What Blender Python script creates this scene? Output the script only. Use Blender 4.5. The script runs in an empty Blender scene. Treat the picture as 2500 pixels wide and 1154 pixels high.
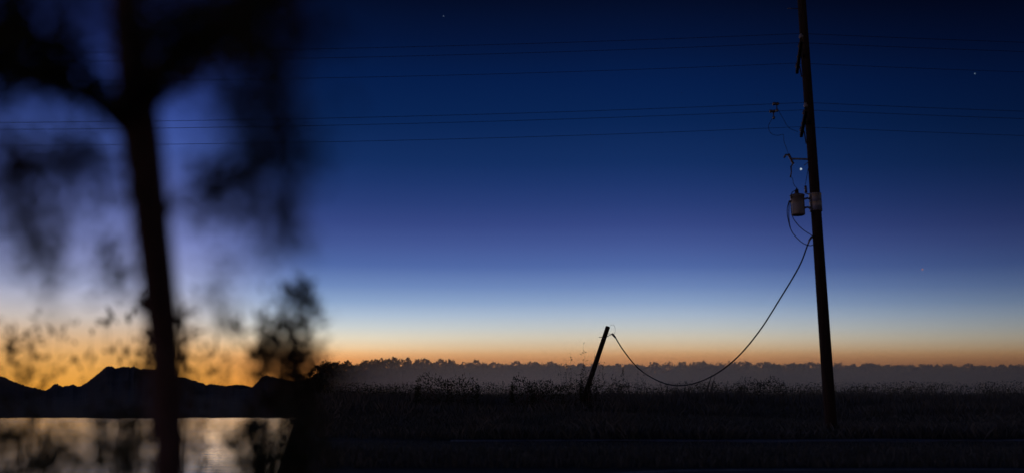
import bpy, bmesh, math, random
import numpy as np
from mathutils import Vector, Matrix, noise

sc = bpy.context.scene
R = math.radians
rng = random.Random(7)

# ------------------------------------------------------------------ camera
W, H, F = 2500.0, 1154.0, 2165.0          # photograph pixels and focal length in them
EYE = 1.2                                  # eye height above the field (m)
PITCH = math.atan((955.0 - H / 2) / F)     # true horizon at row 955
cd = bpy.data.cameras.new('camera')
cam = bpy.data.objects.new('camera', cd)
sc.collection.objects.link(cam)
cam.location = (0, 0, EYE)
cam.rotation_euler = (R(90) + PITCH, 0, 0)
cd.sensor_width = 36.0
cd.lens = 36.0 * F / W
cd.clip_start = 0.05
cd.clip_end = 40000
cd.dof.use_dof = True
cd.dof.focus_distance = 45.0
cd.dof.aperture_fstop = cd.lens / 55.0     # a 55 mm wide entrance pupil
cd.dof.aperture_blades = 0
sc.camera = cam

def P(px, py, Y):
    """the point of the place at forward distance Y seen at photograph pixel (px, py)"""
    u = (px - W / 2) / F
    v = (H / 2 - py) / F
    c, s = math.cos(PITCH), math.sin(PITCH)
    d = Vector((u, c - v * s, s + v * c))
    return Vector((0, 0, EYE)) + d * (Y / d.y)

def elev_of(py, px=1250):
    d = P(px, py, 1.0) - Vector((0, 0, EYE))
    return math.degrees(math.atan2(d.z, math.hypot(d.x, d.y)))

# ------------------------------------------------------------------ sky
def lin(c):
    o = []
    for v in c:
        v /= 255.0
        o.append(v / 12.92 if v <= 0.04045 else ((v + 0.055) / 1.055) ** 2.4)
    return (o[0], o[1], o[2], 1.0)

world = bpy.data.worlds.new('World')
sc.world = world
world.use_nodes = True
nt = world.node_tree
nt.nodes.clear()
N = nt.nodes.new
L = nt.links.new
SUN_AZ = math.atan2(760 - 1250, F)         # azimuth of the afterglow, from +Y towards +X
out = N('ShaderNodeOutputWorld')
def mth(op, a, b=None, c=None, clamp=False):
    n = N('ShaderNodeMath'); n.operation = op; n.use_clamp = clamp
    for i, v in enumerate((a, b, c)):
        if v is None: continue
        if isinstance(v, (int, float)): n.inputs[i].default_value = v
        else: L(v, n.inputs[i])
    return n.outputs[0]
tc = N('ShaderNodeTexCoord')
sep = N('ShaderNodeSeparateXYZ')
L(tc.outputs['Generated'], sep.inputs[0])
elev = mth('MULTIPLY', mth('ARCSINE', sep.outputs[2]), 180 / math.pi)
az = mth('ARCTAN2', sep.outputs[0], sep.outputs[1])
daz = mth('SUBTRACT', az, SUN_AZ)
# wrap to -pi..pi through cos/sin
cosd = mth('COSINE', daz); sind = mth('SINE', daz)
daz = mth('ARCTAN2', sind, cosd)
def smooth(v, a, b, o0, o1):
    n = N('ShaderNodeMapRange'); n.interpolation_type = 'SMOOTHSTEP'
    L(v, n.inputs[0])
    for i, x in enumerate((a, b, o0, o1)): n.inputs[i + 1].default_value = x
    return n.outputs[0]
# twilight arch: higher and rosier over the set sun on the left, lower and dimmer away to the right
bright = mth('MULTIPLY', smooth(daz, R(20), R(52), 1.0, 0.40), smooth(daz, R(-180), R(-40), 0.3, 1.0))
EMAX = 45.0
def sky_ramp(stops, px, e_in):
    ramp = N('ShaderNodeValToRGB')
    el = ramp.color_ramp.elements
    pts = [(elev_of(py, px) if py > -400 else 42.0, c) for py, c in stops]
    for k, (e_, c_) in enumerate(pts):
        pos = min(1.0, max(0.0, (e_ + 2) / (EMAX + 2)))
        if k == 0: el[0].position = pos; el[0].color = lin(c_)
        elif k == len(pts) - 1: el[-1].position = pos; el[-1].color = lin(c_)
        else:
            n_ = el.new(pos); n_.color = lin(c_)
    L(mth('DIVIDE', mth('ADD', e_in, 2.0), EMAX + 2), ramp.inputs[0])
    return ramp.outputs[0]
away = [(955, (224, 136, 50)), (915, (222, 144, 74)), (890, (222, 147, 84)), (875, (230, 162, 102)), (862, (240, 185, 128)), (850, (240, 205, 160)),
        (825, (228, 217, 194)), (800, (203, 209, 209)), (770, (173, 191, 212)), (740, (141, 166, 203)),
        (700, (109, 136, 187)), (650, (79, 104, 165)), (600, (67, 87, 149)), (550, (53, 71, 132)),
        (500, (40, 61, 119)), (450, (29, 53, 108)), (400, (19, 46, 97)), (300, (9, 36, 83)), (200, (5, 29, 74)),
        (100, (4, 20, 56)), (0, (3, 12, 38)), (-500, (1, 5, 22))]
near = [(955, (226, 150, 50)), (930, (230, 160, 68)), (900, (232, 166, 82)), (870, (230, 172, 102)), (840, (222, 177, 128)), (810, (211, 183, 156)),
        (780, (201, 189, 182)), (745, (189, 187, 199)), (700, (168, 175, 210)), (650, (148, 157, 205)), (590, (124, 135, 192)), (520, (104, 117, 180)),
        (440, (82, 99, 168)), (360, (66, 88, 160)), (280, (54, 76, 148)), (200, (42, 60, 126)), (100, (29, 42, 96)), (0, (18, 28, 70)), (-500, (3, 8, 30))]
mixc = N('ShaderNodeMix'); mixc.data_type = 'RGBA'
L(smooth(daz, R(-10), R(1), 0.0, 1.0), mixc.inputs[0])
sink = smooth(daz, R(18), R(48), 1.0, 0.88)
L(sky_ramp(near, 400, elev), mixc.inputs[6])
L(sky_ramp(away, 1300, mth('DIVIDE', elev, sink)), mixc.inputs[7])
bg = N('ShaderNodeBackground')
L(mixc.outputs[2], bg.inputs[0])
# below the horizon the sky dome only backs the ground: let it go dark
L(mth('MULTIPLY', bright, smooth(elev, -6, -1.5, 0.05, 1.0)), bg.inputs[1])
sky = N('ShaderNodeTexSky')
sky.sky_type = 'NISHITA'; sky.sun_disc = False
sky.sun_elevation = R(-4.0); sky.sun_rotation = SUN_AZ
bg2 = N('ShaderNodeBackground'); bg2.inputs[1].default_value = 0.004
L(sky.outputs[0], bg2.inputs[0])
add = N('ShaderNodeAddShader')
L(bg.outputs[0], add.inputs[0]); L(bg2.outputs[0], add.inputs[1])
L(add.outputs[0], out.inputs[0])

# the last of the sun's glow from just above the hills (the disc itself has set)
sd = bpy.data.lights.new('sun', 'SUN')
sd.energy = 0.02; sd.angle = R(12); sd.color = (1.0, 0.66, 0.38)
sun = bpy.data.objects.new('sun', sd)
sc.collection.objects.link(sun)
se = R(2.0)
sv = Vector((math.sin(SUN_AZ) * math.cos(se), math.cos(SUN_AZ) * math.cos(se), math.sin(se)))
sun.rotation_euler = sv.to_track_quat('Z', 'Y').to_euler()

vs = sc.view_settings
vs.view_transform = 'Standard'; vs.look = 'None'; vs.exposure = 0.0; vs.gamma = 1.0
vs.use_curve_mapping = False
sc.cycles.use_denoising = True
sc.cycles.max_bounces = 6
sc.cycles.volume_bounces = 2
sc.cycles.transparent_max_bounces = 16

# ------------------------------------------------------------------ helpers
def mat(name, col, col2=None, scale=3.0, rough=0.9, bump=0.0, spec=0.3, metal=0.0, stretch=(1, 1, 1), detail=6.0, coord='Object'):
    m = bpy.data.materials.new(name); m.use_nodes = True
    t = m.node_tree; b = t.nodes['Principled BSDF']
    b.inputs['Roughness'].default_value = rough
    b.inputs['Metallic'].default_value = metal
    b.inputs['Specular IOR Level'].default_value = spec
    b.inputs['Base Color'].default_value = (*col, 1)
    if col2 is not None:
        c = t.nodes.new('ShaderNodeTexCoord'); mp = t.nodes.new('ShaderNodeMapping')
        mp.inputs['Scale'].default_value = stretch
        n = t.nodes.new('ShaderNodeTexNoise'); n.inputs['Scale'].default_value = scale; n.inputs['Detail'].default_value = detail
        r = t.nodes.new('ShaderNodeValToRGB')
        r.color_ramp.elements[0].position = 0.3; r.color_ramp.elements[0].color = (*col, 1)
        r.color_ramp.elements[1].position = 0.7; r.color_ramp.elements[1].color = (*col2, 1)
        t.links.new(c.outputs[coord], mp.inputs[0]); t.links.new(mp.outputs[0], n.inputs['Vector'])
        t.links.new(n.outputs[0], r.inputs[0]); t.links.new(r.outputs[0], b.inputs['Base Color'])
        if bump:
            bp = t.nodes.new('ShaderNodeBump'); bp.inputs['Strength'].default_value = bump; bp.inputs['Distance'].default_value = 0.05
            t.links.new(n.outputs[0], bp.inputs['Height']); t.links.new(bp.outputs[0], b.inputs['Normal'])
    return m

def emit(name, col, s):
    m = bpy.data.materials.new(name); m.use_nodes = True
    t = m.node_tree; t.nodes.clear()
    o = t.nodes.new('ShaderNodeOutputMaterial'); e = t.nodes.new('ShaderNodeEmission')
    e.inputs[0].default_value = (*col, 1); e.inputs[1].default_value = s
    t.links.new(e.outputs[0], o.inputs[0])
    return m

M = dict(
    soil=mat('field_ground', (0.05, 0.047, 0.03), (0.10, 0.085, 0.055), 0.35, 0.95, 0.6, 0.1),
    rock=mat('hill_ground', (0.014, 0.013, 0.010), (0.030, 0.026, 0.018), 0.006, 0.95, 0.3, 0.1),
    asphalt=mat('asphalt', (0.035, 0.034, 0.034), (0.060, 0.058, 0.056), 30, 0.85, 0.3, 0.3),
    gravel=mat('gravel', (0.10, 0.095, 0.085), (0.38, 0.36, 0.33), 2.2, 0.9, 0.5, 0.2, stretch=(0.5, 1.5, 1)),
    paint=mat('road_paint', (0.12, 0.12, 0.115), (0.62, 0.61, 0.58), 5, 0.7, 0.0, 0.3, stretch=(0.3, 2, 1)),
    creosote=mat('pole_wood', (0.022, 0.015, 0.011), (0.060, 0.042, 0.030), 10, 0.85, 0.5, 0.2, stretch=(4, 4, 0.15)),
    greywood=mat('crossarm_wood', (0.030, 0.023, 0.018), (0.070, 0.055, 0.042), 12, 0.85, 0.4, 0.2, stretch=(3, 0.3, 3)),
    steel=mat('galvanised_steel', (0.16, 0.155, 0.15), (0.30, 0.29, 0.28), 9, 0.42, 0.1, 0.5, 0.75),
    tank=mat('grey_painted_tank', (0.16, 0.155, 0.15), (0.25, 0.24, 0.23), 6, 0.38, 0.05, 0.5, 0.2),
    ceramic=mat('brown_glazed_ceramic', (0.05, 0.028, 0.02), (0.09, 0.05, 0.035), 8, 0.25, 0.0, 0.5),
    paleceramic=mat('grey_ceramic', (0.28, 0.27, 0.27), (0.36, 0.35, 0.34), 8, 0.3, 0.0, 0.5),
    wire=mat('weathered_wire', (0.02, 0.02, 0.022), (0.04, 0.04, 0.042), 20, 0.7, 0.0, 0.2),
    cable=mat('black_cable', (0.012, 0.012, 0.013), (0.03, 0.03, 0.03), 20, 0.65, 0.0, 0.3),
    bark=mat('tree_bark', (0.09, 0.055, 0.045), (0.19, 0.12, 0.10), 25, 0.95, 0.6, 0.1, stretch=(2, 2, 0.5)),
    leaf=mat('tree_leaf', (0.030, 0.040, 0.018), (0.060, 0.068, 0.030), 6, 0.75, 0.0, 0.2),
    shrubleaf=mat('shrub_leaf', (0.045, 0.040, 0.020), (0.085, 0.070, 0.035), 5, 0.75, 0.0, 0.2),
    weed=mat('dry_weed', (0.10, 0.10, 0.08), (0.17, 0.16, 0.13), 1.5, 0.9, 0.0, 0.1),
    wood=mat('far_foliage', (0.022, 0.028, 0.014), (0.048, 0.052, 0.026), 0.2, 0.9, 0.0, 0.1),
)

def add_obj(name, verts, faces, material, parent=None, smooth=False):
    me = bpy.data.meshes.new(name)
    me.from_pydata([tuple(v) for v in verts], [], faces)
    me.validate(); me.update()
    if smooth:
        me.polygons.foreach_set('use_smooth', [True] * len(me.polygons))
    me.materials.append(material)
    o = bpy.data.objects.new(name, me)
    sc.collection.objects.link(o)
    if parent is not None:
        o.parent = parent
        o.matrix_parent_inverse = Matrix.Translation(parent.location).inverted()
    return o

def np_obj(name, V, Fq, material, parent=None, smooth=False):
    """quads or tris from numpy arrays"""
    me = bpy.data.meshes.new(name)
    V = np.asarray(V, dtype=np.float32); Fq = np.asarray(Fq, dtype=np.int32)
    k = Fq.shape[1]
    me.vertices.add(len(V)); me.vertices.foreach_set('co', V.ravel())
    me.loops.add(Fq.size); me.loops.foreach_set('vertex_index', Fq.ravel())
    me.polygons.add(len(Fq))
    me.polygons.foreach_set('loop_start', np.arange(0, Fq.size, k, dtype=np.int32))
    if smooth: me.polygons.foreach_set('use_smooth', np.ones(len(Fq), dtype=bool))
    me.update(calc_edges=True); me.validate()
    me.materials.append(material)
    o = bpy.data.objects.new(name, me)
    sc.collection.objects.link(o)
    if parent is not None:
        o.parent = parent
        o.matrix_parent_inverse = Matrix.Translation(parent.location).inverted()
    return o

def thing(name, label, cat, loc, group=None):
    o = bpy.data.objects.new(name, None)
    o.empty_display_size = 0.2
    sc.collection.objects.link(o)
    o.location = loc
    return tag(o, label, cat, group)

def tag(o, label, cat, group=None):
    o['label'] = label; o['category'] = cat
    if group: o['group'] = group
    return o

def structure(o): o['kind'] = 'structure'; return o
def stuff(o, label=None, cat=None):
    o['kind'] = 'stuff'
    if label: o['label'] = label
    if cat: o['category'] = cat
    return o

class MB:
    """collects shapes into one mesh"""
    def __init__(s): s.v = []; s.f = []
    def tube(s, pts, rad, seg=8, cap=True):
        pts = [Vector(p) for p in pts]
        if isinstance(rad, (int, float)): rad = [rad] * len(pts)
        n0 = len(s.v)
        t0 = (pts[1] - pts[0]).normalized()
        u = t0.orthogonal().normalized()
        for i, p in enumerate(pts):
            t = (pts[min(i + 1, len(pts) - 1)] - pts[max(i - 1, 0)]).normalized()
            u = (u - t * u.dot(t)).normalized(); w = t.cross(u)
            for k in range(seg):
                a = 2 * math.pi * k / seg
                s.v.append(p + (u * math.cos(a) + w * math.sin(a)) * rad[i])
        for i in range(len(pts) - 1):
            for k in range(seg):
                a = n0 + i * seg + k; b = n0 + i * seg + (k + 1) % seg
                s.f.append((a, b, b + seg, a + seg))
        if cap:
            s.f.append(tuple(n0 + k for k in range(seg))[::-1])
            s.f.append(tuple(n0 + (len(pts) - 1) * seg + k for k in range(seg)))
        return s
    def lathe(s, base, axis, prof, seg=16):
        axis = Vector(axis).normalized(); base = Vector(base)
        pts = [base + axis * h for r, h in prof]; rad = [r for r, h in prof]
        n0 = len(s.v)
        u = axis.orthogonal().normalized(); w = axis.cross(u)
        for p, r in zip(pts, rad):
            for k in range(seg):
                a = 2 * math.pi * k / seg
                s.v.append(p + (u * math.cos(a) + w * math.sin(a)) * r)
        for i in range(len(pts) - 1):
            for k in range(seg):
                a = n0 + i * seg + k; b = n0 + i * seg + (k + 1) % seg
                s.f.append((a, b, b + seg, a + seg))
        s.f.append(tuple(n0 + k for k in range(seg))[::-1])
        s.f.append(tuple(n0 + (len(pts) - 1) * seg + k for k in range(seg)))
        return s
    def beam(s, a, b, w, h, up=(0, 0, 1), bev=0.012):
        """a bar of w x h with chamfered long edges"""
        a = Vector(a); b = Vector(b); t = (b - a).normalized()
        x = t.cross(Vector(up)).normalized(); z = x.cross(t).normalized()
        q = bev
        ring = [(-w/2+q, -h/2), (w/2-q, -h/2), (w/2, -h/2+q), (w/2, h/2-q), (w/2-q, h/2), (-w/2+q, h/2), (-w/2, h/2-q), (-w/2, -h/2+q)]
        n0 = len(s.v)
        for p in (a, b):
            for i, j in ring: s.v.append(p + x * i + z * j)
        for k in range(8):
            c = n0 + k; d = n0 + (k + 1) % 8
            s.f.append((c, d, d + 8, c + 8))
        s.f.append(tuple(n0 + k for k in range(8))[::-1]); s.f.append(tuple(n0 + 8 + k for k in range(8)))
        return s
    def build(s, name, material, parent=None, smooth=True):
        o = add_obj(name, s.v, s.f, material, parent, smooth)
        if smooth:
            for p in o.data.polygons:
                if len(p.vertices) > 4: p.use_smooth = False
        return o

def spline(pts, n):
    """Catmull-Rom through points"""
    pts = [Vector(p) for p in pts]; res = []
    ex = [pts[0] * 2 - pts[1]] + pts + [pts[-1] * 2 - pts[-2]]
    for i in range(1, len(ex) - 2):
        a, b, c, d = ex[i-1:i+3]
        for k in range(n):
            t = k / n
            res.append(0.5 * ((2*b) + (c-a)*t + (2*a-5*b+4*c-d)*t*t + (-a+3*b-3*c+d)*t*t*t))
    res.append(pts[-1])
    return res

def fbm(x, y, z=0.0, o=4):
    return noise.fractal(Vector((x, y, z)), 1.0, 2.0, o)

# ------------------------------------------------------------------ ground
EY = [-300, -20, 0, 3, 6, 12, 25, 50, 120, 400, 1500, 9000]
EX = [-70, -26, -6, -2.3, -1.7, -2.9, -5.8, -11.5, -27, -90, -336, -2016]
LAKE_Z = -40.0
def edge(y): return float(np.interp(y, EY, EX)) + 0.012 * max(0, y - 8) * noise.noise(Vector((y * 0.03, 3.1, 0)))
def ground_z(d, x, y):
    """d: metres to the right of the bluff's edge"""
    und = 0.06 * fbm(x * 0.07, y * 0.07, 1.0, 3) * min(1, max(0, (y - 16) / 10))
    if d >= 0: return und
    r = -d
    z = -(r * r / (r + .6)) * 4.2
    z += min(r * 0.25, 2.2) * fbm(x * 0.12, y * 0.12, 5.0, 4)
    return max(und + z, -70 - 0.01 * r)
def ground_at(x, y): return ground_z(x - edge(y), x, y)

ys = [-300, -150, -60, -25] + [-10 + i for i in range(0, 60)] + list(np.geomspace(51, 9000, 70))
ds = [-5000, -1500, -500, -200, -100, -70, -56, -46, -38, -32, -27, -23, -19, -16, -13, -10.5, -8.5, -7, -5.6, -4.4, -3.4, -2.6, -1.9, -1.3, -0.8, -0.4, 0,
      0.5, 1, 2, 3.5, 5, 7, 9, 11, 13, 15, 17, 19, 22, 25, 30, 40, 60, 90, 140, 220, 350, 600, 1200, 3000, 7000]
gv = []; nd = len(ds)
for y in ys:
    e = edge(y)
    for d in ds:
        x = e + d
        gv.append((x, y, ground_z(d, x, y)))
gf = [(j*nd+i, j*nd+i+1, (j+1)*nd+i+1, (j+1)*nd+i) for j in range(len(ys)-1) for i in range(nd-1)]
structure(add_obj('ground', gv, gf, M['soil'], smooth=True))

# paved lay-by the picture is taken from, its far edge just inside the frame
road_edge = spline([(90, 14.1, 0), (40, 14.15, 0), (14, 14.2, 0), (5, 14.2, 0), (1.6, 13.6, 0), (0.5, 11, 0), (0.3, 6, 0), (0.2, 0, 0), (0.1, -20, 0)], 10)
def inset(pts, k):
    o = []
    for i, p in enumerate(pts):
        t = (pts[min(i+1, len(pts)-1)] - pts[max(i-1, 0)]).normalized()
        o.append(p + Vector((t.y * 1, -t.x, 0)) * k * -1)
    return o
rv = [Vector((p.x, p.y, 0.030)) for p in road_edge] + [Vector((p.x, p.y, -0.12)) for p in road_edge]
n_ = len(road_edge)
inner = [Vector((90, -20, 0.030))]
rf = [tuple(list(range(n_)) + [2 * n_])[::-1]]
rf += [(i, i+1, n_+i+1, n_+i) for i in range(n_-1)]
structure(add_obj('road', rv + inner, rf, M['asphalt']))
# worn white edge line
a_ = inset(road_edge, 0.22); b_ = inset(road_edge, 0.34)
if (a_[5] - Vector((40, 0, 0))).y > road_edge[5].y: a_ = inset(road_edge, -0.22); b_ = inset(road_edge, -0.34)
lv = [Vector((p.x, p.y, 0.034)) for p in a_] + [Vector((p.x, p.y, 0.034)) for p in b_]
structure(add_obj('road_edge_line', lv, [(i, i+1, n_+i+1, n_+i) for i in range(n_-1)], M['paint']))

# gravel track running along the verge
tv = []; tf = []
xs = np.linspace(-1.5, 40, 90)
for i, x in enumerate(xs):
    w = max(.03, (.62 if 5.2 < x < 10.5 else .22) + 0.5 * noise.noise(Vector((x * 0.9, 0, 2)))); c = 22.5 + 0.7 * noise.noise(Vector((x * 0.22, 5, 0)))
    for k in (-1, -0.4, 0.4, 1):
        y = c + k * w
        tv.append((x, y, ground_at(x, y) + (0.03 if abs(k) < 0.9 else 0.006)))
for i in range(len(xs) - 1):
    for k in range(3):
        a = i*4+k
        tf.append((a, a+4, a+5, a+1))
structure(add_obj('gravel_track', tv, tf, M['gravel'], smooth=True))

# ------------------------------------------------------------------ lake
wm = bpy.data.materials.new('lake_water'); wm.use_nodes = True
t = wm.node_tree; b = t.nodes['Principled BSDF']
b.inputs['Base Color'].default_value = (0.006, 0.008, 0.010, 1)
b.inputs['IOR'].default_value = 1.33
c = t.nodes.new('ShaderNodeTexCoord')
def nz(scale, stretch, detail):
    mp = t.nodes.new('ShaderNodeMapping'); mp.inputs['Scale'].default_value = stretch
    n = t.nodes.new('ShaderNodeTexNoise'); n.inputs['Scale'].default_value = scale; n.inputs['Detail'].default_value = detail
    t.links.new(c.outputs['Object'], mp.inputs[0]); t.links.new(mp.outputs[0], n.inputs['Vector'])
    return n.outputs[0]
wind = nz(0.006, (0.35, 1.6, 1), 5)
mr = t.nodes.new('ShaderNodeMapRange')
for i, x in enumerate((0.35, 0.65, 0.03, 0.11)): mr.inputs[i+1].default_value = x
t.links.new(wind, mr.inputs[0]); t.links.new(mr.outputs[0], b.inputs['Roughness'])
rip = nz(0.11, (0.22, 1.1, 1), 9)
bp = t.nodes.new('ShaderNodeBump'); bp.inputs['Strength'].default_value = 1.0; bp.inputs['Distance'].default_value = 0.26
t.links.new(rip, bp.inputs['Height']); t.links.new(bp.outputs[0], b.inputs['Normal'])
structure(add_obj('lake', [(-5000, 5, LAKE_Z), (60, 5, LAKE_Z), (60, 1900, LAKE_Z), (-5000, 1900, LAKE_Z)], [(0, 1, 2, 3)], wm))

# ------------------------------------------------------------------ hills across the lake
def ridge(name, sil, shore_row, crest_Y, shore_Y, jag, step=1.5, back=500, x0=-420, x1=900, seed=0):
    sx = [p[0] for p in sil]; sy = [p[1] for p in sil]
    cols = np.arange(x0, x1, step)
    rows = 22
    V = []
    for cx in cols:
        py = float(np.interp(cx, sx, sy))
        py += jag * (0.9 * noise.noise(Vector((cx * 0.11, seed, 0))) + 0.8 * noise.noise(Vector((cx * 0.31, seed, 4))) + 0.5 * noise.noise(Vector((cx * 0.8, seed, 7))))
        cy = crest_Y + 600 * noise.noise(Vector((cx * 0.012, seed + 2, 0)))
        top = P(cx, py, cy)
        s0 = shore_Y + 26 * noise.noise(Vector((cx * 0.02, seed + 9, 0)))
        a = P(cx, 1000, s0); a.z = LAKE_Z - 0.5
        for k in range(rows):
            f = k / (rows - 1)
            p = a.lerp(top, f)
            prof = 0.25 * f + 0.75 * f ** 1.9
            p.z = a.z + (top.z - a.z) * prof
            if 0 < k < rows - 1:
                w = math.sin(math.pi * f)
                p.z += w * 14 * min(1, f * 4) * fbm(p.x * 0.003, p.y * 0.003, seed, 4)
                p.z = max(p.z, LAKE_Z + 0.4 + 14 * f)
                # never above the sight line of the crest
                lim = EYE + (top.z - EYE) * (p.y / top.y) - 1.5
                p.z = min(p.z, lim)
            V.append(p)
        bk = P(cx, 960, cy + back); bk.z = LAKE_Z
        V.append(bk)
    r = rows + 1
    Fc = [(i*r+k, (i+1)*r+k, (i+1)*r+k+1, i*r+k+1) for i in range(len(cols)-1) for k in range(r-1)]
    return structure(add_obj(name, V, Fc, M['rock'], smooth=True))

SIL = [(-420, 880), (-200, 868), (-60, 893), (0, 915), (35, 931), (70, 943), (95, 948), (110, 952), (122, 946), (134, 935), (141, 937),
       (154, 943), (166, 939), (182, 938), (193, 943), (205, 937), (222, 925), (240, 910), (256, 897), (266, 892), (276, 894), (283, 899),
       (292, 896), (304, 893), (316, 896), (328, 892), (336, 897), (342, 901), (352, 899), (372, 900), (390, 902), (410, 908), (430, 918),
       (450, 921), (470, 927), (490, 933), (504, 938), (516, 936), (530, 938), (545, 940), (560, 944), (590, 949), (607, 946), (617, 943), (628, 932),
       (636, 921), (646, 915), (660, 916), (680, 922), (700, 926), (730, 928), (759, 925), (800, 920), (900, 918)]
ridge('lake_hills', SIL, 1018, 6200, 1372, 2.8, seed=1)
SIL2 = [(-420, 960), (380, 955), (480, 944), (530, 939), (552, 941), (575, 938), (592, 938), (612, 943), (660, 950), (900, 960)]
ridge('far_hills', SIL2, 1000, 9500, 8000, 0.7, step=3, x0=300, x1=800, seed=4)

# ------------------------------------------------------------------ foliage builder
def leaf_quads(centers, dirs, L_, Wd, rs):
    """numpy: kite-shaped, slightly folded leaves at the centers, along dirs"""
    n = len(centers)
    dirs = dirs / (np.linalg.norm(dirs, axis=1, keepdims=True) + 1e-9)
    side = np.cross(dirs, rs.normal(size=(n, 3)))
    side /= (np.linalg.norm(side, axis=1, keepdims=True) + 1e-9)
    up = np.cross(side, dirs)
    l = (L_ * rs.uniform(0.6, 1.25, n))[:, None]; w = (Wd * rs.uniform(0.7, 1.2, n))[:, None]
    a = centers; b = centers + dirs*l*0.45 + side*w*0.5 + up*w*0.15
    c_ = centers + dirs*l; d = centers + dirs*l*0.45 - side*w*0.5 + up*w*0.15
    V = np.stack([a, b, c_, d], 1).reshape(-1, 3)
    Fq = np.arange(4 * n).reshape(-1, 4)
    return V, Fq
def merge(parts):
    V = []; Fq = []; o = 0
    for v, f in parts:
        V.append(v); Fq.append(f + o); o += len(v)
    return np.concatenate(V), np.concatenate(Fq)

rs = np.random.RandomState(11)

def clump(px, py, Y, rpx, n, leaf, depth=0.6, up=-0.3, thin=0.45):
    """leaves scattered in a loose ball that spans rpx photograph pixels"""
    c_ = np.array(P(px, py, Y)); r = rpx / F * Y
    g = rs.normal(size=(n, 3)) * 0.76
    g[:, 1] *= depth
    ctr = c_ + g * r
    dr = rs.normal(size=(n, 3)) + np.array((0, 0, up))
    return leaf_quads(ctr, dr, leaf, leaf * thin, rs)

# ------------------------------------------------------------------ slender tree close to the lens
tree_base = Vector((-0.86, 2.25, 0)); tree_base.z = ground_at(-0.86, 2.25)
tree = thing('slender_tree', 'dark out-of-focus slender tree with a forked leafy crown close by, lake behind', 'tree', tree_base)
trunk_px = [(413, 1154, 2.2), (408, 1040, 2.2), (406, 930, 2.2), (400, 820, 2.18), (388, 700, 2.12), (374, 580, 2.05), (358, 440, 1.97), (344, 330, 1.9), (332, 230, 1.83), (320, 120, 1.75), (306, 0, 1.68), (290, -160, 1.6), (280, -330, 1.55)]
tp = [tree_base + Vector((0, 0, -0.15)), tree_base + Vector((0.0, 0, 0.5))] + [P(*q) for q in trunk_px]
tw = [0.062, 0.048] + [w / F * q[2] / 2 for q, w in zip(trunk_px, (82, 82, 82, 84, 86, 90, 96, 104, 98, 90, 80, 62, 30))]
sp = spline(tp, 5)
rr = list(np.interp(np.linspace(0, len(tw) - 1, len(sp)), range(len(tw)), tw))
MB().tube(sp, rr, 14).build('trunk', M['bark'], tree)
branches = {
    'l1': [(335, 335, 1.92), (270, 275, 1.82), (200, 225, 1.72), (110, 185, 1.62), (0, 160, 1.55), (-140, 140, 1.5)],
    'r1': [(342, 255, 1.86), (385, 185, 1.78), (440, 120, 1.7), (510, 65, 1.62), (600, 10, 1.55), (700, -60, 1.5)],
    'r2': [(350, 300, 1.9), (430, 215, 1.6), (540, 150, 1.3), (650, 110, 1.1), (760, 60, 1.0)],
    'l2': [(345, 380, 1.94), (270, 370, 1.75), (190, 375, 1.55), (110, 400, 1.42), (20, 430, 1.3), (-80, 450, 1.25)],
    'r3': [(372, 560, 2.05), (430, 500, 1.85), (510, 455, 1.65), (600, 430, 1.5), (690, 400, 1.35), (780, 380, 1.3)],
}
bw = dict(l1=58, r1=74, r2=14, l2=10, r3=9)
for k, q in branches.items():
    s_ = spline([P(*p) for p in q], 6)
    r0 = bw[k] / F * q[0][2] / 2
    MB().tube(s_, list(np.linspace(r0, r0 * 0.25, len(s_))), 8).build('branch', M['bark'], tree)
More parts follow.
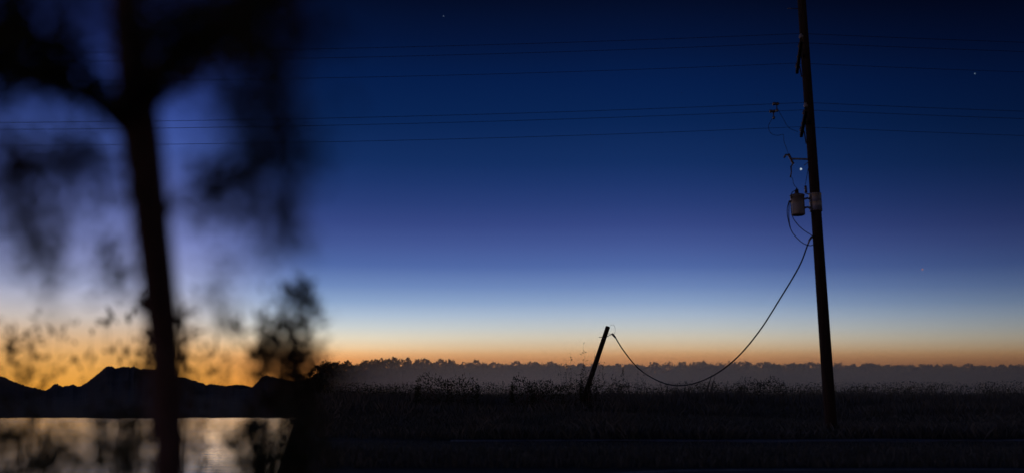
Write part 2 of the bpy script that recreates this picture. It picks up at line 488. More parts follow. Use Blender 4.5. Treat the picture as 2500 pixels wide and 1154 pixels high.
# (px, py, Y, radius px, leaves, leaf length)
CL = [  # upper left mass
      (-20, 150, 1.5, 75, 217, .035), (60, 150, 1.55, 66, 217, .034), (130, 170, 1.6, 60, 196, .034), (195, 200, 1.65, 52, 123, .034), (250, 250, 1.75, 40, 50, .032),
      (160, 110, 1.55, 45, 64, .034), (20, 60, 1.5, 75, 123, .036), (-10, 10, 1.45, 80, 123, .036), (90, 30, 1.4, 60, 43, .036), (215, 330, 1.8, 40, 14, .03),
      # upper right mass
      (385, 195, 1.78, 42, 87, .034), (430, 150, 1.72, 55, 196, .034), (480, 105, 1.68, 60, 222, .034), (540, 60, 1.62, 62, 222, .035), (600, 20, 1.58, 60, 155, .035), (430, 70, 1.65, 60, 113, .034),
      (660, -20, 1.5, 70, 134, .036), (400, 20, 1.6, 50, 64, .034), (225, 30, 1.4, 90, 43, .034),
      # thin veil of very near sprays at the top right, extra leaves added to darken the sky
      (654, 60, 0.95, 120, 87, .03), (640, 160, 1.0, 110, 77, .03), (684, 200, 0.95, 90, 71, .03), (619, 270, 1.05, 80, 64, .03), (699, 330, 1.0, 60, 51, .03), (624, 350, 1.1, 70, 51, .03), (684, 430, 1.0, 60, 38, .03), (60, 350, 1.1, 90, 32, .03), (60, 290, 1.1, 90, 18, .03), (230, 450, 1.2, 80, 36, .03), (60, 600, 1.2, 80, 28, .03),
      (560, 250, 1.1, 60, 10, .03), (190, 40, 1.0, 110, 35, .03),
      # separate blobs lower down
      (180, 375, 1.5, 58, 86, .034), (45, 425, 1.35, 58, 79, .034), (-10, 470, 1.3, 60, 64, .034), (75, 530, 1.3, 60, 37, .034), (110, 470, 1.3, 60, 21, .034),
      (520, 450, 1.62, 58, 93, .034), (490, 500, 1.6, 45, 33, .034), (585, 420, 1.5, 60, 37, .034), (640, 440, 1.4, 60, 31, .034), (679, 520, 1.3, 58, 47, .034), (714, 580, 1.25, 40, 28, .034),
      (272, 640, 1.9, 34, 40, .034), (285, 700, 1.95, 30, 33, .034), (262, 590, 1.8, 36, 21, .034), (100, 640, 1.5, 50, 24, .034), (120, 720, 1.7, 36, 20, .034), (200, 500, 1.5, 50, 18, .034), (90, 600, 1.4, 50, 18, .034),
      (540, 690, 1.8, 40, 24, .034), (550, 760, 2.2, 26, 24, .034), (620, 600, 1.5, 50, 14, .034), (315, 470, 1.9, 26, 12, .034), (160, 620, 1.5, 45, 14, .034)]
V_, F_ = merge([clump(*q) for q in CL])
stuff(np_obj('crown', V_, F_, M['leaf'], tree))
tw_ = MB()
ends = [P(*p) for q in branches.values() for p in q[1:]] + [P(*q) for q in trunk_px[3:9]]
for q in CL:
    c_ = P(*q[:3])
    if q[2] < 1.2: a = min(ends, key=lambda e: (e - c_).length)
    else: a = min(ends, key=lambda e: (e - c_).length + (0.5 if e.z < c_.z - 0.3 else 0))
    m_ = (a + c_) / 2 + Vector((0, 0, 0.05))
    tw_.tube(spline([a, m_, c_], 4), list(np.linspace(0.004, 0.0015, 9)), 5)
stuff(tw_.build('twigs', M['bark'], tree))

# ------------------------------------------------------------------ shrubs on the slope below
def shrub(label, stem_px, clumps, material, extra_low=None):
    q = stem_px
    base = P(q[0], 1154, q[1]); base.z = ground_at(base.x, base.y) - 0.03
    t_ = thing('shrub', label, 'shrub', base, 'leafy shrubs on the lake slope')
    lv = [clump(*c_[:4], max(4, int(c_[4] * (.42 if c_[2] > 3.15 else 1.15))), c_[5] * 1.5, up=1.1, thin=.3) for c_ in clumps]
    st = MB()
    for i, c_ in enumerate(clumps):
        e = P(*c_[:3]) + Vector((rng.gauss(0, .02), 0, .03))
        k = base.lerp(e, .5) + Vector((rng.gauss(0, .10), rng.gauss(0, .10), rng.gauss(.05, .05)))
        rt = base + Vector((rng.gauss(0, .16) + (e.x - base.x) * .35, rng.gauss(0, .16), 0)); rt.z = ground_at(rt.x, rt.y) - .05
        s_ = spline([rt, k, e], 8)
        st.tube(s_, list(np.linspace(0.006, 0.0012, 17)), 5)
        n = 14
        cc_ = np.array([s_[rng.randrange(8, 17)] for _ in range(n)]) + rs.normal(size=(n, 3)) * np.array((.07, .10, .05))
        lv.append(leaf_quads(cc_, rs.normal(size=(n, 3)) + np.array((0, 0, .9)), .05, .018, rs))
    V_, F_ = merge(lv)
    stuff(np_obj('foliage', V_, F_, material, t_))
    st.build('stems', M['bark'], t_)
    return t_
def hang(px, py, Y, n=7, L_=40, spread=12):
    """a spray of narrow clumps rising from (px,py)"""
    return [(px + rng.uniform(-spread, spread), py + i * L_ / n, Y + rng.uniform(-.2, .2), 7, 5, .04) for i in range(n)]
shrub('wispy blurred shrub at far left below the tree, against orange sky', (55, 4.6),
      [(30, 860, 4.6, 22, 26, .05), (45, 890, 4.6, 26, 34, .05), (70, 840, 4.7, 16, 14, .05), (20, 830, 4.6, 14, 8, .05), (78, 818, 4.7, 9, 10, .05), (108, 825, 4.8, 8, 7, .05),
       (60, 930, 4.5, 40, 34, .05), (95, 880, 4.6, 20, 16, .05), (150, 812, 4.8, 12, 8, .05), (40, 1000, 4.3, 40, 24, .05), (100, 970, 4.4, 40, 24, .05)] + hang(35, 815, 4.6, 4, 60), M['shrubleaf'])
shrub('thin blurred shrub just left of the slender trunk, over the hills', (262, 5.2),
      [(265, 780, 5.2, 12, 9, .05), (262, 800, 5.2, 10, 7, .05), (225, 872, 5.2, 22, 18, .05), (190, 880, 5.2, 18, 10, .05), (310, 850, 5.2, 20, 13, .05), (318, 765, 5.2, 6, 4, .05),
       (365, 845, 4.2, 14, 18, .05), (372, 885, 4.2, 18, 24, .05), (350, 900, 4.6, 18, 12, .05), (355, 755, 3.0, 14, 18, .045), (300, 900, 5.2, 20, 12, .05), (240, 960, 5, 40, 20, .05)] + hang(340, 850, 4.8, 4, 60, 20), M['shrubleaf'])
shrub('sparse blurred shrub just right of the slender trunk', (470, 5.0),
      [(440, 775, 3.4, 16, 26, .045), (450, 800, 4.0, 16, 18, .05), (470, 812, 4.6, 12, 12, .05), (470, 850, 5, 18, 16, .05), (490, 880, 5, 16, 14, .05), (505, 915, 5, 12, 12, .05),
       (445, 870, 4.4, 18, 20, .05), (530, 880, 5, 20, 8, .05), (560, 795, 3.6, 12, 18, .045), (575, 810, 3.6, 10, 8, .045), (480, 950, 5, 22, 18, .05), (455, 920, 4.6, 20, 18, .05)], M['shrubleaf'])
shrub('blurred leafy shrub at the right of the slender tree, tallest of the shrubs', (710, 3.6),
      [(705, 722, 3.3, 16, 40, .045), (738, 704, 3.2, 14, 30, .045), (750, 740, 3.2, 18, 50, .045), (722, 762, 3.3, 20, 44, .045), (745, 785, 3.3, 24, 60, .045), (640, 785, 3.6, 8, 14, .04), (655, 838, 3.6, 22, 44, .045),
       (690, 805, 3.5, 22, 40, .045), (615, 882, 3.7, 15, 24, .045), (655, 872, 3.6, 22, 36, .045), (700, 860, 3.5, 28, 60, .045), (738, 845, 3.4, 28, 80, .045), (742, 900, 3.4, 30, 110, .045), (705, 910, 3.5, 28, 80, .045),
       (672, 905, 3.5, 24, 50, .045), (635, 915, 3.6, 18, 26, .045), (720, 960, 3.3, 34, 110, .045), (680, 980, 3.4, 34, 70, .045), (725, 1010, 3.2, 36, 100, .045)]
      + hang(700, 760, 3.5, 7, 120, 14) + hang(725, 790, 3.4, 7, 120, 14) + hang(670, 790, 3.6, 7, 120, 14) + hang(645, 830, 3.6, 6, 90, 14), M['shrubleaf'])
shrub('low dark blurred shrub over the lake at the bottom left corner', (90, 2.5),
      [(10, 1110, 2.4, 46, 38, .045), (40, 1150, 2.3, 50, 41, .045), (110, 1070, 2.5, 40, 12, .045), (150, 1110, 2.4, 44, 28, .045), (90, 1140, 2.4, 40, 19, .045), (230, 1090, 2.5, 40, 15, .045), (200, 1140, 2.4, 44, 19, .045), (60, 1040, 2.6, 36, 7, .045), (-30, 1060, 2.4, 40, 22, .045), (20, 1190, 2.3, 50, 34, .045), (160, 1190, 2.3, 60, 34, .045)], M['leaf'])
shrub('low blurred shrub over the lake, left of the trunk foot', (310, 2.7),
      [(290, 1050, 2.8, 30, 12, .045), (320, 1080, 2.7, 32, 17, .045), (300, 1130, 2.6, 36, 19, .045), (350, 1060, 2.8, 28, 12, .045), (350, 1120, 2.6, 34, 22, .045), (260, 1120, 2.6, 30, 11, .045), (270, 1030, 3.0, 30, 6, .045), (310, 1180, 2.5, 60, 34, .045)], M['leaf'])
shrub('low dark blurred shrub over the lake, right of the trunk foot', (650, 2.7),
      [(600, 1060, 2.8, 30, 15, .045), (620, 1100, 2.7, 40, 28, .045), (660, 1060, 2.8, 36, 22, .045), (690, 1110, 2.6, 44, 34, .045), (740, 1090, 2.6, 40, 30, .045), (600, 1140, 2.6, 36, 22, .045), (650, 1150, 2.5, 50, 38, .045), (730, 1150, 2.5, 50, 38, .045), (560, 1040, 3.0, 22, 6, .045), (480, 1130, 2.8, 26, 7, .045), (720, 1030, 3.0, 36, 22, .045), (650, 1200, 2.4, 70, 45, .045)], M['leaf'])

# ------------------------------------------------------------------ wood on the far side of the field (one mass)
def far_wood():
    parts = []
    Y0 = 505.0
    top_rows = [(745, 948), (760, 925), (775, 895), (785, 885), (810, 878), (850, 882), (900, 880), (930, 873), (985, 874), (1050, 875), (1130, 881), (1220, 883), (1350, 885), (1420, 888), (1480, 889), (1560, 888), (1620, 884), (1700, 884),
                (1760, 886), (1800, 881), (1850, 883), (1900, 886), (2000, 884), (2080, 886), (2200, 888), (2300, 889), (2500, 891), (2800, 890), (3200, 888)]
    tx = [a for a, b_ in top_rows]; ty = [b_ for a, b_ in top_rows]
    px = 748.0
    while px < 2760:
        Y = Y0 + rng.uniform(0, 55)
        py = float(np.interp(px, tx, ty)) + rng.choice((0, 1, 2, 3, 4, 5)) - 0.5
        if rng.random() < 0.08: py -= rng.uniform(1, 4)
        top = P(px, py, Y)
        h = top.z
        rad = rng.uniform(4.5, 8.5)
        gz = 0.0
        n = int(700 + 60 * rad)
        g = rs.normal(size=(n, 3)); g /= np.linalg.norm(g, axis=1, keepdims=True)
        g *= rs.uniform(0.55, 1.0, (n, 1)) ** 0.5
        g[:, 2] = np.sign(g[:, 2]) * np.abs(g[:, 2]) ** 0.75
        lob = 1 + 0.22 * np.sin(g[:, :1] * 5 + px) * np.cos(g[:, 2:] * 4 + px * 1.7)
        ctr = np.array((top.x, top.y, h * 0.5)) + g * np.array((rad, rad * 0.9, h * 0.5)) * lob * 0.97
        ctr[:, 2] = np.minimum(ctr[:, 2], h)
        parts.append(leaf_quads(ctr, rs.normal(size=(n, 3)), 1.2, 1.0, rs))
        px += rad * rng.uniform(0.45, 0.9) / Y * F
    # undergrowth that closes the foot of the wood
    for i in range(420):
        X = -105 + i * 1.95; Y = Y0 - rng.uniform(2, 14)
        if X < edge(Y) + 6: continue
        n = 110
        h = rng.uniform(10, 15)
        ctr = np.array((X, Y, 0)) + np.stack([rs.normal(size=n) * 2.4, rs.normal(size=n) * 2, rs.uniform(0, h, n)], 1)
        parts.append(leaf_quads(ctr, rs.normal(size=(n, 3)), 2.8, 2.2, rs))
    V_, F_ = merge(parts)
    return np_obj('distant_wood', V_, F_, M['wood'])
stuff(far_wood(), 'dark misty wood along the far side of the field', 'wood')

# ------------------------------------------------------------------ field weeds and grass
def blades(n, y0, y1, hmin, hmax, w, lean=0.25, power=1.0, xpad=1.0, hmod=None):
    u = rs.uniform(0, 1, n) ** power
    y = y0 + (y1 - y0) * u
    ang = rs.uniform(-0.27, 0.66, n)
    x = ang * y * xpad
    ok = x > np.interp(y, EY, EX) + 0.4
    # keep the road and the track free
    ok &= ~((y > 22.05) & (y < 23.15) & (rs.uniform(0, 1, n) < 0.8))
    ok &= (y > 14.6) | ((x < 0.0) & (y > 3.2))
    x, y = x[ok], y[ok]; n = len(x)
    z = np.array([ground_at(a, b_) for a, b_ in zip(x, y)]) if n < 60000 else np.zeros(n)
    h = rs.uniform(hmin, hmax, n)
    if hmod is not None: h = h * hmod(x, y)
    a = rs.uniform(0, 2 * math.pi, n)
    wx = np.cos(a) * w * rs.uniform(.6, 1.4, n); wy = np.sin(a) * w * rs.uniform(.6, 1.4, n)
    lx = rs.normal(size=n) * lean * h; ly = rs.normal(size=n) * lean * h
    V_ = np.stack([np.stack([x - wx, y - wy, z - .02], 1), np.stack([x + wx, y + wy, z - .02], 1),
                   np.stack([x + wx * .6 + lx * .4, y + wy * .6 + ly * .4, z + h * .6], 1), np.stack([x + lx, y + ly, z + h], 1)], 1).reshape(-1, 3)
    return V_, np.arange(4 * n).reshape(-1, 4)
def patch(x, y):
    return np.array([0.45 + 0.75 * max(0, 0.55 + noise.noise(Vector((a * 0.12, b_ * 0.05, 3))) + 0.5 * noise.noise(Vector((a * 0.5, b_ * 0.2, 8)))) for a, b_ in zip(x, y)])
V_, F_ = merge([blades(18000, 14.6, 18.5, .04, .17, .006), blades(16000, 18.5, 22.1, .015, .06, .006), blades(60000, 23.2, 45, .12, .45, .005, .4, hmod=patch), blades(40000, 38, 70, .3, .8, .008, .3, hmod=patch)])
stuff(np_obj('grass', V_, F_, M['weed']), 'dark rough grass and weeds covering the field', 'grass')
V_, F_ = merge([blades(60000, 50, 120, .5, 1.25, .009, .2, hmod=lambda x, y: .4 + .6 * patch(x, y)), blades(2500, 50, 110, 1.0, 1.8, .005, .16, hmod=lambda x, y: .4 + .6 * patch(x, y))])
stuff(np_obj('tall_weeds', V_, F_, M['weed']), 'band of tall dark weeds across the middle of the field', 'weeds')

# low scrub scattered through the far half of the field, fading into the mist
parts = []
for i in range(520):
    Y = 70 + 330 * rng.random() ** 1.3; X = rng.uniform(-.2, .62) * Y
    if X < edge(Y) + 3: continue
    h = (1.1 + .011 * Y) * rng.uniform(.55, 1.1); w = rng.uniform(1.5, 4.5) * (0.7 + Y / 250)
    n = 170
    c_ = np.array((X, Y, 0)) + np.stack([rs.normal(size=n) * w * .5, rs.normal(size=n) * w * .5, h * rs.uniform(0, 1, n) ** 1.7], 1)
    q_ = .11 + Y * .0010
    parts.append(leaf_quads(c_, rs.normal(size=(n, 3)), q_, q_ * .6, rs))
V_, F_ = merge(parts)
stuff(np_obj('scrub', V_, F_, M['wood']), 'low dark scrub fading into the mist across the field', 'scrub')

# ------------------------------------------------------------------ tall utility pole
PY = 25.5
def Q(px, py, dy=0.0): return P(px, py, PY + dy)
base = Q(2028, 1060); pole_x = Q(2024, 960).x
base = Vector((pole_x, PY, ground_at(pole_x, PY)))
pole = thing('utility_pole', 'tall wooden utility pole with two crossarms beside the verge', 'utility pole', base)
topz = 14.2
def lean_x(z): return pole_x - .0085 * z      # it leans a touch towards the lake
MB().tube([base + Vector((0, 0, -.3))] + [Vector((lean_x(z), PY, z)) for z in (0.5, 3, 6, 9, 12, topz)] + [Vector((lean_x(topz), PY, topz + .03))],
          [.172, .168, .16, .15, .14, .13, .122, .09], 20).build('pole', M['creosote'], pole)
def arm_z(py): return Q(2000, py).z
wires = []
adir = Vector((0.26, 0.97, 0)).normalized()
for name, py0, tmid in (('upper', 139, -.5), ('lower', 301, -.52)):
    z = arm_z(py0)
    c_ = Vector((lean_x(z) - 0.195, PY, z))
    a = MB().beam(c_ - adir * 1.36, c_ + adir * 1.36, .09, .115)
    arm = a.build('crossarm', M['greywood'], pole, smooth=False)
    for s_ in (-1, 1):
        MB().beam(c_ + adir * .75 * s_ + Vector((.052, 0, -.03)), Vector((lean_x(z) - .135, PY + .05 * s_, z - .62)), .035, .008, bev=.002).build('brace', M['steel'], arm, False)
    MB().lathe(c_ + Vector((-.07, 0, 0)), (1, 0, 0), [(.012, 0), (.03, .001), (.03, .012), (.012, .013), (.012, .06)], 8).build('bolt', M['steel'], arm)
    for s_ in (-1.22, tmid, 1.22):
        ip = c_ + adir * s_ + Vector((0, 0, .0585))
        ins = MB().lathe(ip, (0, 0, 1), [(.011, 0), (.011, .06), (.05, .065), (.062, .08), (.045, .10), (.058, .115), (.04, .135), (.03, .15), (.036, .165), (.03, .18), (.012, .186)], 14).build('insulator', M['paleceramic'] if s_ < -1 else M['ceramic'], arm)
        wires.append((name, s_, ip + Vector((0, 0, .190))))
# tip of a stub bracket near the top of the picture
MB().tube([Q(1956, 22, .0), Q(1922, 21, 0)], .012, 6).build('top_bracket', M['steel'], pole)
# steel sleeve the transformer hangs from
sl_t, sl_b = Q(1995, 472).z, Q(1998, 516).z
MB().lathe((lean_x(sl_b + .25), PY, sl_b), (-.0085, 0, 1), [(.150, 0), (.178, .002), (.184, .02), (.178, .035), (.178, (sl_t - sl_b) / 2 - .02), (.184, (sl_t - sl_b) / 2), (.178, (sl_t - sl_b) / 2 + .02), (.178, sl_t - sl_b - .035), (.184, sl_t - sl_b - .02), (.178, sl_t - sl_b - .002), (.150, sl_t - sl_b)], 24).build('metal_sleeve', M['steel'], pole)
# cutout bracket and fuse
br = MB().beam(Q(1978, 389), Q(1934, 388), .045, .05, bev=.006).build('cutout_bracket', M['steel'], pole, False)
MB().beam(Q(1976, 394), Q(1963, 404), .03, .02, bev=.004).build('brace', M['steel'], br, False)
fu = MB()
ca, cb = Q(1925, 376), Q(1937, 401)
ax = (cb - ca)
prof = []
for i in range(13):
    prof.append((.045 if i % 2 else .027, ax.length * i / 12))
fu.lathe(ca, ax, prof, 12)
fu.build('cutout_insulator', M['ceramic'], br)
MB().tube([Q(1927, 379), Q(1919, 378), Q(1914, 385)], .03, 8).build('cutout_hood', M['steel'], br)
MB().tube([Q(1935, 402), Q(1931, 407), Q(1932, 420), Q(1930, 433)], [.02, .024, .018, .022], 8).build('fuse_tube', M['ceramic'], br)
# dead-end hook that takes the drooping cable
MB().tube([Q(1991, 575), Q(1981, 579), Q(1976, 586), Q(1972, 597)], [.03, .035, .028, .02], 8).build('cable_hook', M['steel'], pole)

# transformer
tb = Q(1949, 526)
xf = thing('transformer', 'grey can-shaped transformer hung on the left of the utility pole', 'transformer', tb)
hh = Q(1949, 478).z - tb.z
MB().lathe(tb, (0, 0, 1), [(.15, 0), (.19, .012), (.195, .03), (.197, .04), (.197, hh * .5), (.197, hh - .04), (.205, hh - .035), (.205, hh)], 28).build('tank', M['tank'], xf)
lid = MB().lathe(tb + Vector((0, 0, hh + .001)), (0, 0, 1), [(.212, 0), (.214, .012), (.20, .028), (.12, .052), (.03, .06)], 28).build('lid', M['tank'], xf)
MB().lathe(tb + Vector((-.01, 0, hh + .05)), (0, 0, 1), [(.06, 0), (.07, .02), (.055, .035), (.068, .055), (.05, .07), (.064, .09), (.045, .105), (.055, .125), (.02, .14), (.02, .17)], 14).build('bushing', M['ceramic'], xf)
for zz in (486, 508):
    pts_ = [Q(1963, zz), Q(1972, zz - 2), Q(1978, zz + 1), Q(1984, zz + 3)]
    MB().tube(spline(pts_, 4), .028, 8).build('hanger_bracket', M['steel'], xf)
MB().lathe(Q(1968, 471), (Q(1966, 451) - Q(1968, 471)), [(.02, 0), (.045, .01), (.03, .05), (.048, .07), (.03, .10), (.048, .13), (.03, .16), (.045, .19), (.02, .22)], 12).build('arrester', M['ceramic'], xf)
MB().tube(spline([Q(1966, 472), Q(1974, 474), Q(1979, 478), Q(1982, 481)], 4), .015, 6).build('arrester_bracket', M['steel'], xf)
MB().lathe(Q(1931, 492), (-1, 0, 0), [(.035, 0), (.035, .03), (.025, .05), (.025, .07)], 10).build('terminal', M['ceramic'], xf)
for q in ([(1927, 492), (1926, 530), (1931, 560), (1945, 580), (1962, 594), (1977, 599), (1986, 597)],
          [(1930, 495), (1934, 526), (1945, 545), (1960, 560), (1975, 570), (1990, 579)],
          [(1926, 493), (1922, 510), (1923, 530), (1929, 556)],
          [(1950, 465), (1938, 450), (1935, 436), (1931, 433)],
          [(1931, 485), (1934, 470), (1946, 464)],
          [(1966, 451), (1970, 430), (1973, 412), (1980, 400)]):
    MB().tube(spline([Q(a, b_, -.08) for a, b_ in q], 6), .012 if q[0][0] < 1950 and q[0][1] > 470 else .008, 6).build('lead_wire', M['cable'], xf)

# ------------------------------------------------------------------ overhead lines
rank = {-1.22: 'nearest', 1.22: 'farthest'}
for name, s_, p in wires:
    w = rank.get(s_, 'middle')
    pts_ = []
    for side in (-1, 1):
        seg = []
        for i in range(0, 41):
            k = i / 40; Ls = 52.0
            sag = .60 if side < 0 else .62
            seg.append(p + Vector((side * Ls * k, 0, -4 * sag * k * (1 - k))))
        pts_ = (seg[::-1] if side < 0 else pts_ + seg[1:])
    o = MB().tube(pts_, .006, 6).build('power_line', M['wire'])
    order = {'nearest': 'top', 'middle': 'second', 'farthest': 'lowest'}[w]
    tag(o, f'{order} of the three thin overhead wires on the {name} crossarm', 'power line', 'overhead lines')
low = {s_: p for n_0, s_, p in wires if n_0 == 'lower'}
# clamps and taps down to the cutout
def on_wire(s_, px):
    p = low[s_]; x = P(px, 265, p.y).x
    k = (p.x - x) / 52.0
    return Vector((x, p.y, p.z - 4 * .60 * k * (1 - k)))
for s_, px, lab, route in ((-1.22, 1895, 'thin tap wire clamped to the nearest low line, reaching the fuse cutout', [(1900, 270), (1912, 290), (1926, 312), (1948, 322)]),
                           (-.52, 1886, 'thin looping tap wire clamped to the second low line, left of the pole', [(1884, 292), (1876, 310), (1883, 326), (1898, 331), (1912, 329), (1914, 345), (1920, 362), (1925, 377)])):
    w0 = on_wire(s_, px)
    tp_ = thing('tap_wire', lab, 'wire', w0, 'tap wires')
    MB().lathe(w0 + Vector((-.10, 0, 0)), (1, 0, 0), [(.016, 0), (.045, .01), (.05, .05), (.038, .10), (.05, .16), (.016, .2)], 10).lathe(w0 + Vector((.02, 0, -.24)), (0, 0, 1), [(.02, 0), (.04, .02), (.042, .07), (.016, .09), (.016, .2)], 10).build('clamp', M['steel'], tp_)
    dep = w0.y - PY
    n_r = len(route)
    MB().tube(spline([w0 + Vector((.02, 0, -.2))] + [Q(a, b_, dep * (1 - (i + 1) / n_r)) for i, (a, b_) in enumerate(route)], 6), .007, 5).build('wire', M['wire'], tp_)

# ------------------------------------------------------------------ leaning stub pole
SY = 42.0
st_top, st_mid = P(1484.5, 796, SY), P(1441, 925, SY)
dv = (st_mid - st_top); sx_ = st_top + dv * ((st_top.z + 0.25) / -dv.z)
gx = st_top + dv * (st_top.z / -dv.z)
stub = thing('leaning_pole', 'short broken wooden pole leaning right in the weeds', 'pole', gx)
axis = (st_top - sx_).normalized()
MB().tube([sx_, sx_.lerp(st_top, .4), sx_.lerp(st_top, .7), st_top - axis * .03, st_top], [.128, .118, .112, .106, .085], 14).build('pole', M['creosote'], stub)
def S(px, py, dy=0): return P(px, py, SY + dy)
MB().tube([S(1471, 823, -.13), S(1478, 826, -.13), S(1478, 826, .13), S(1471, 823, .13), S(1471, 823, -.13)], .022, 6).build('strap', M['steel'], stub)
MB().tube(spline([S(1462, 822), S(1472, 822), S(1481, 821), S(1490, 817), S(1496, 815)], 4), .016, 6).build('bracket', M['steel'], stub)
MB().tube(spline([S(1483, 814), S(1490, 814), S(1496, 816)], 4), .012, 6).build('bracket', M['steel'], stub)
MB().tube(spline([S(1488, 795), S(1496, 792), S(1501, 797), S(1502, 808), S(1498, 817)], 5), .006, 5).build('loose_wire', M['wire'], stub)
MB().lathe(S(1494, 813), S(1503, 824) - S(1494, 813), [(.02, 0), (.05, .03), (.055, .12), (.045, .2), (.05, .25), (.02, .27)], 10).build('wedge_clamp', M['steel'], stub)

# drooping service cable from the tall pole to the stub
cp = [(1972, 597), (1951, 650), (1906, 726), (1852, 810), (1795, 876), (1735, 919), (1675, 939), (1620, 934), (1563, 902), (1524, 857), (1500, 819)]
X0, X1 = 1972, 1500
cpts = [P(a, b_, PY - .05 + (SY - PY) * ((X0 - a) / (X0 - X1)) ** 1.15) for a, b_ in cp]
cc = spline(cpts, 10)
cr = [0.021 + 0.006 * i / len(cc) for i in range(len(cc))]
tag(MB().tube(cc, cr, 8).build('service_cable', M['cable']), 'thick dark cable sagging from the tall pole to the leaning pole', 'cable')

# ------------------------------------------------------------------ weeds and brush round the stub
def weed(label, px, Y, stalks, hrange, spread, group='weeds round the leaning pole', seeds=True, material='weed'):
    b0 = P(px, 1000, Y); b0.z = ground_at(b0.x, Y)
    t_ = thing('weed_clump', label, 'weeds', b0, group)
    st = MB(); lv = []
    for i in range(stalks):
        h = rng.uniform(*hrange); dx = rng.gauss(0, spread)
        a = b0 + Vector((dx * .5, rng.gauss(0, spread * .5), -.03))
        e = a + Vector((dx * .5 + rng.gauss(0, .12) * h, rng.gauss(0, .1) * h, h))
        m_ = a.lerp(e, .5) + Vector((rng.gauss(0, .04), rng.gauss(0, .04), .05))
        s_ = spline([a, m_, e], 4)
        st.tube(s_, list(np.linspace(.009, .003, len(s_))), 4)
        n = 16
        f = rs.uniform(.45, 1.02, n)
        c_ = np.array([s_[min(int(k * 8), 8)] for k in f]) + rs.normal(size=(n, 3)) * .04
        lv.append(leaf_quads(c_, rs.normal(size=(n, 3)) + np.array((0, 0, .6)), .12 if seeds else .2, .035 if seeds else .06, rs))
    st.build('stalks', M[material], t_)
    V_, F_ = merge(lv)
    stuff(np_obj('leaves', V_, F_, M[material], t_))
weed('tall feathery weed clump left of the leaning pole', 1397, 40, 9, (1.8, 3.1), .35)
weed('tall thin weed stalks close against the leaning pole', 1448, 41, 7, (1.9, 3.4), .25)
weed('dark upright weed clump just right of the leaning pole', 1508, 40, 10, (1.4, 2.5), .22, seeds=False)
weed('wispy weed stalks further right of the leaning pole', 1545, 44, 6, (1.5, 2.6), .5)
def brush(label, px, Y, w, h, n, leaf):
    b0 = P(px, 1000, Y); b0.z = ground_at(b0.x, Y)
    t_ = thing('bush', label, 'bush', b0, 'dark bushes in the field')
    g = rs.normal(size=(n, 3)); g /= np.linalg.norm(g, axis=1, keepdims=True); g *= rs.uniform(.3, 1, (n, 1)) ** .5
    c_ = np.array(b0) + np.array((0, 0, h * .48)) + g * np.array((w / 2, w / 2.4, h * .5)) * (1 + .25 * np.sin(g[:, :1] * 6 + px))
    c_[:, 2] = np.maximum(c_[:, 2], b0.z + .02)
    V_, F_ = leaf_quads(c_, g + rs.normal(size=(n, 3)) * .6 + np.array((0, 0, .5)), leaf, leaf * .4, rs)
    stuff(np_obj('foliage', V_, F_, M['wood'], t_))
    st = MB()
    for i in range(7):
        e = Vector(c_[rng.randrange(n)])
        st.tube([b0, b0.lerp(e, .5) + Vector((0, 0, .1)), e], [.03, .02, .008], 5)
    st.build('stems', M['bark'], t_)
brush('dark rounded bush at the foot of the leaning pole', 1436, 41.2, 1.0, 2.15, 700, .12)
brush('broad dark bush left of the leaning pole', 1375, 42, 3.2, 1.75, 1400, .13)
brush('low dark bush standing alone in the field well left of the leaning pole', 1085, 50, 4.2, 2.15, 1600, .15)
brush('dark bush in the field between the leaning and tall poles', 1865, 62, 3.6, 2.2, 1300, .15)
brush('small dark bush left of the broad bush by the leaning pole', 1285, 47, 2.6, 2.0, 1200, .14)

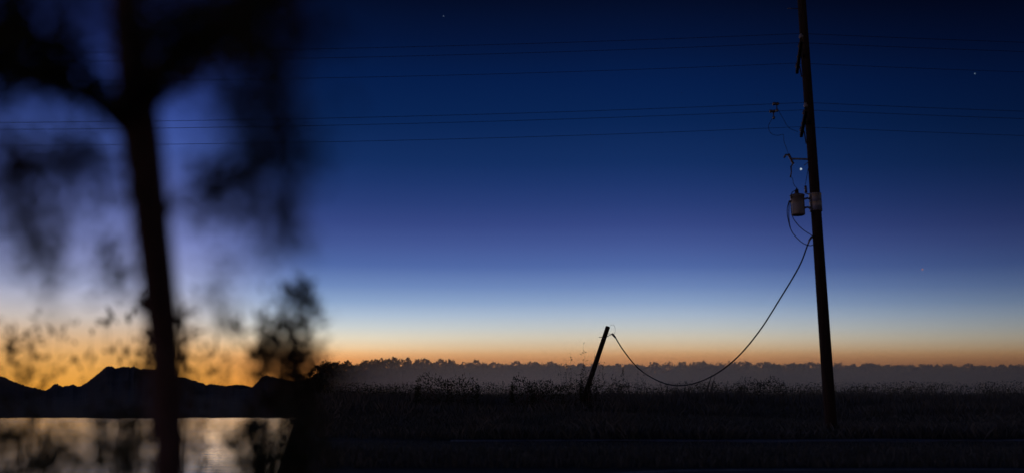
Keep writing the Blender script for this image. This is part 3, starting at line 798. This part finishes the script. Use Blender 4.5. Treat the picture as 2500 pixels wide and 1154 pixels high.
# ------------------------------------------------------------------ moon and stars
def orb(name, px, py, dpx, col, s, label, cat):
    D = 20000.0
    p = P(px, py, D); r = dpx / 2 / F * D
    bm = bmesh.new(); bmesh.ops.create_icosphere(bm, subdivisions=3, radius=r)
    me = bpy.data.meshes.new(name); bm.to_mesh(me); bm.free()
    me.materials.append(emit(name + '_glow', col, s))
    o = bpy.data.objects.new(name, me); o.location = p
    sc.collection.objects.link(o)
    return tag(o, label, cat)
orb('moon', 1955.5, 413, 5.0, (.75, .9, 1.0), 0.6, 'tiny bright moon between the fuse cutout and the tall pole', 'moon')
orb('star', 2252, 657, 3.6, (1.0, .42, .35), .35, 'faint reddish star right of the tall pole', 'star')
orb('star', 2380, 180, 3.4, (.45, .7, 1.0), .2, 'faint bluish star high right of the tall pole', 'star')
orb('star', 1083, 40, 3.2, (.4, .6, 1.0), .16, 'faint bluish star high above the field, left of the tall pole', 'star')

# ------------------------------------------------------------------ mist lying on the field
mm = bpy.data.materials.new('ground_mist'); mm.use_nodes = True
t = mm.node_tree; t.nodes.clear()
o = t.nodes.new('ShaderNodeOutputMaterial'); pv = t.nodes.new('ShaderNodeVolumePrincipled')
pv.inputs['Color'].default_value = (.98, .80, .63, 1)
pv.inputs['Anisotropy'].default_value = 0.82
nt = t
N = t.nodes.new; L = t.links.new
gm = N('ShaderNodeNewGeometry'); sp_ = N('ShaderNodeSeparateXYZ'); L(gm.outputs['Position'], sp_.inputs[0])
mx, my, mz = sp_.outputs
fromedge = mth('MULTIPLY_ADD', my, 0.224, mx)
mp = N('ShaderNodeMapping'); mp.inputs['Scale'].default_value = (.010, .010, .06)
L(gm.outputs['Position'], mp.inputs[0])
nn = N('ShaderNodeTexNoise'); nn.inputs['Scale'].default_value = 1.0; nn.inputs['Detail'].default_value = 2
L(mp.outputs[0], nn.inputs['Vector'])
dens = mth('EXPONENT', mth('MULTIPLY', mz, -1 / 7.0))
dens = mth('MULTIPLY', dens, smooth(mz, 8, 20, 1, 0))
dens = mth('MULTIPLY', dens, smooth(my, 32, 150, 0, 1))
dens = mth('MULTIPLY', dens, smooth(fromedge, 2, 42, 0.0, 1))
dens = mth('MULTIPLY', dens, smooth(nn.outputs[0], .3, .7, .6, 1.3))
L(mth('MULTIPLY', dens, 0.0085), pv.inputs['Density'])
L(pv.outputs[0], o.inputs['Volume'])
mv = []
for y, l_ in ((32, edge(32) + 1), (488, edge(488) + 3)):
    mv += [(l_, y, -1), (700, y, -1), (700, y, 24), (l_, y, 24)]
mo = add_obj('haze', mv, [(0, 1, 2, 3), (4, 5, 6, 7), (0, 1, 5, 4), (1, 2, 6, 5), (2, 3, 7, 6), (3, 0, 4, 7)], mm)
bm = bmesh.new(); bm.from_mesh(mo.data); bmesh.ops.recalc_face_normals(bm, faces=bm.faces); bm.to_mesh(mo.data); bm.free()
stuff(mo, 'thin pale mist lying over the far part of the field', 'mist')
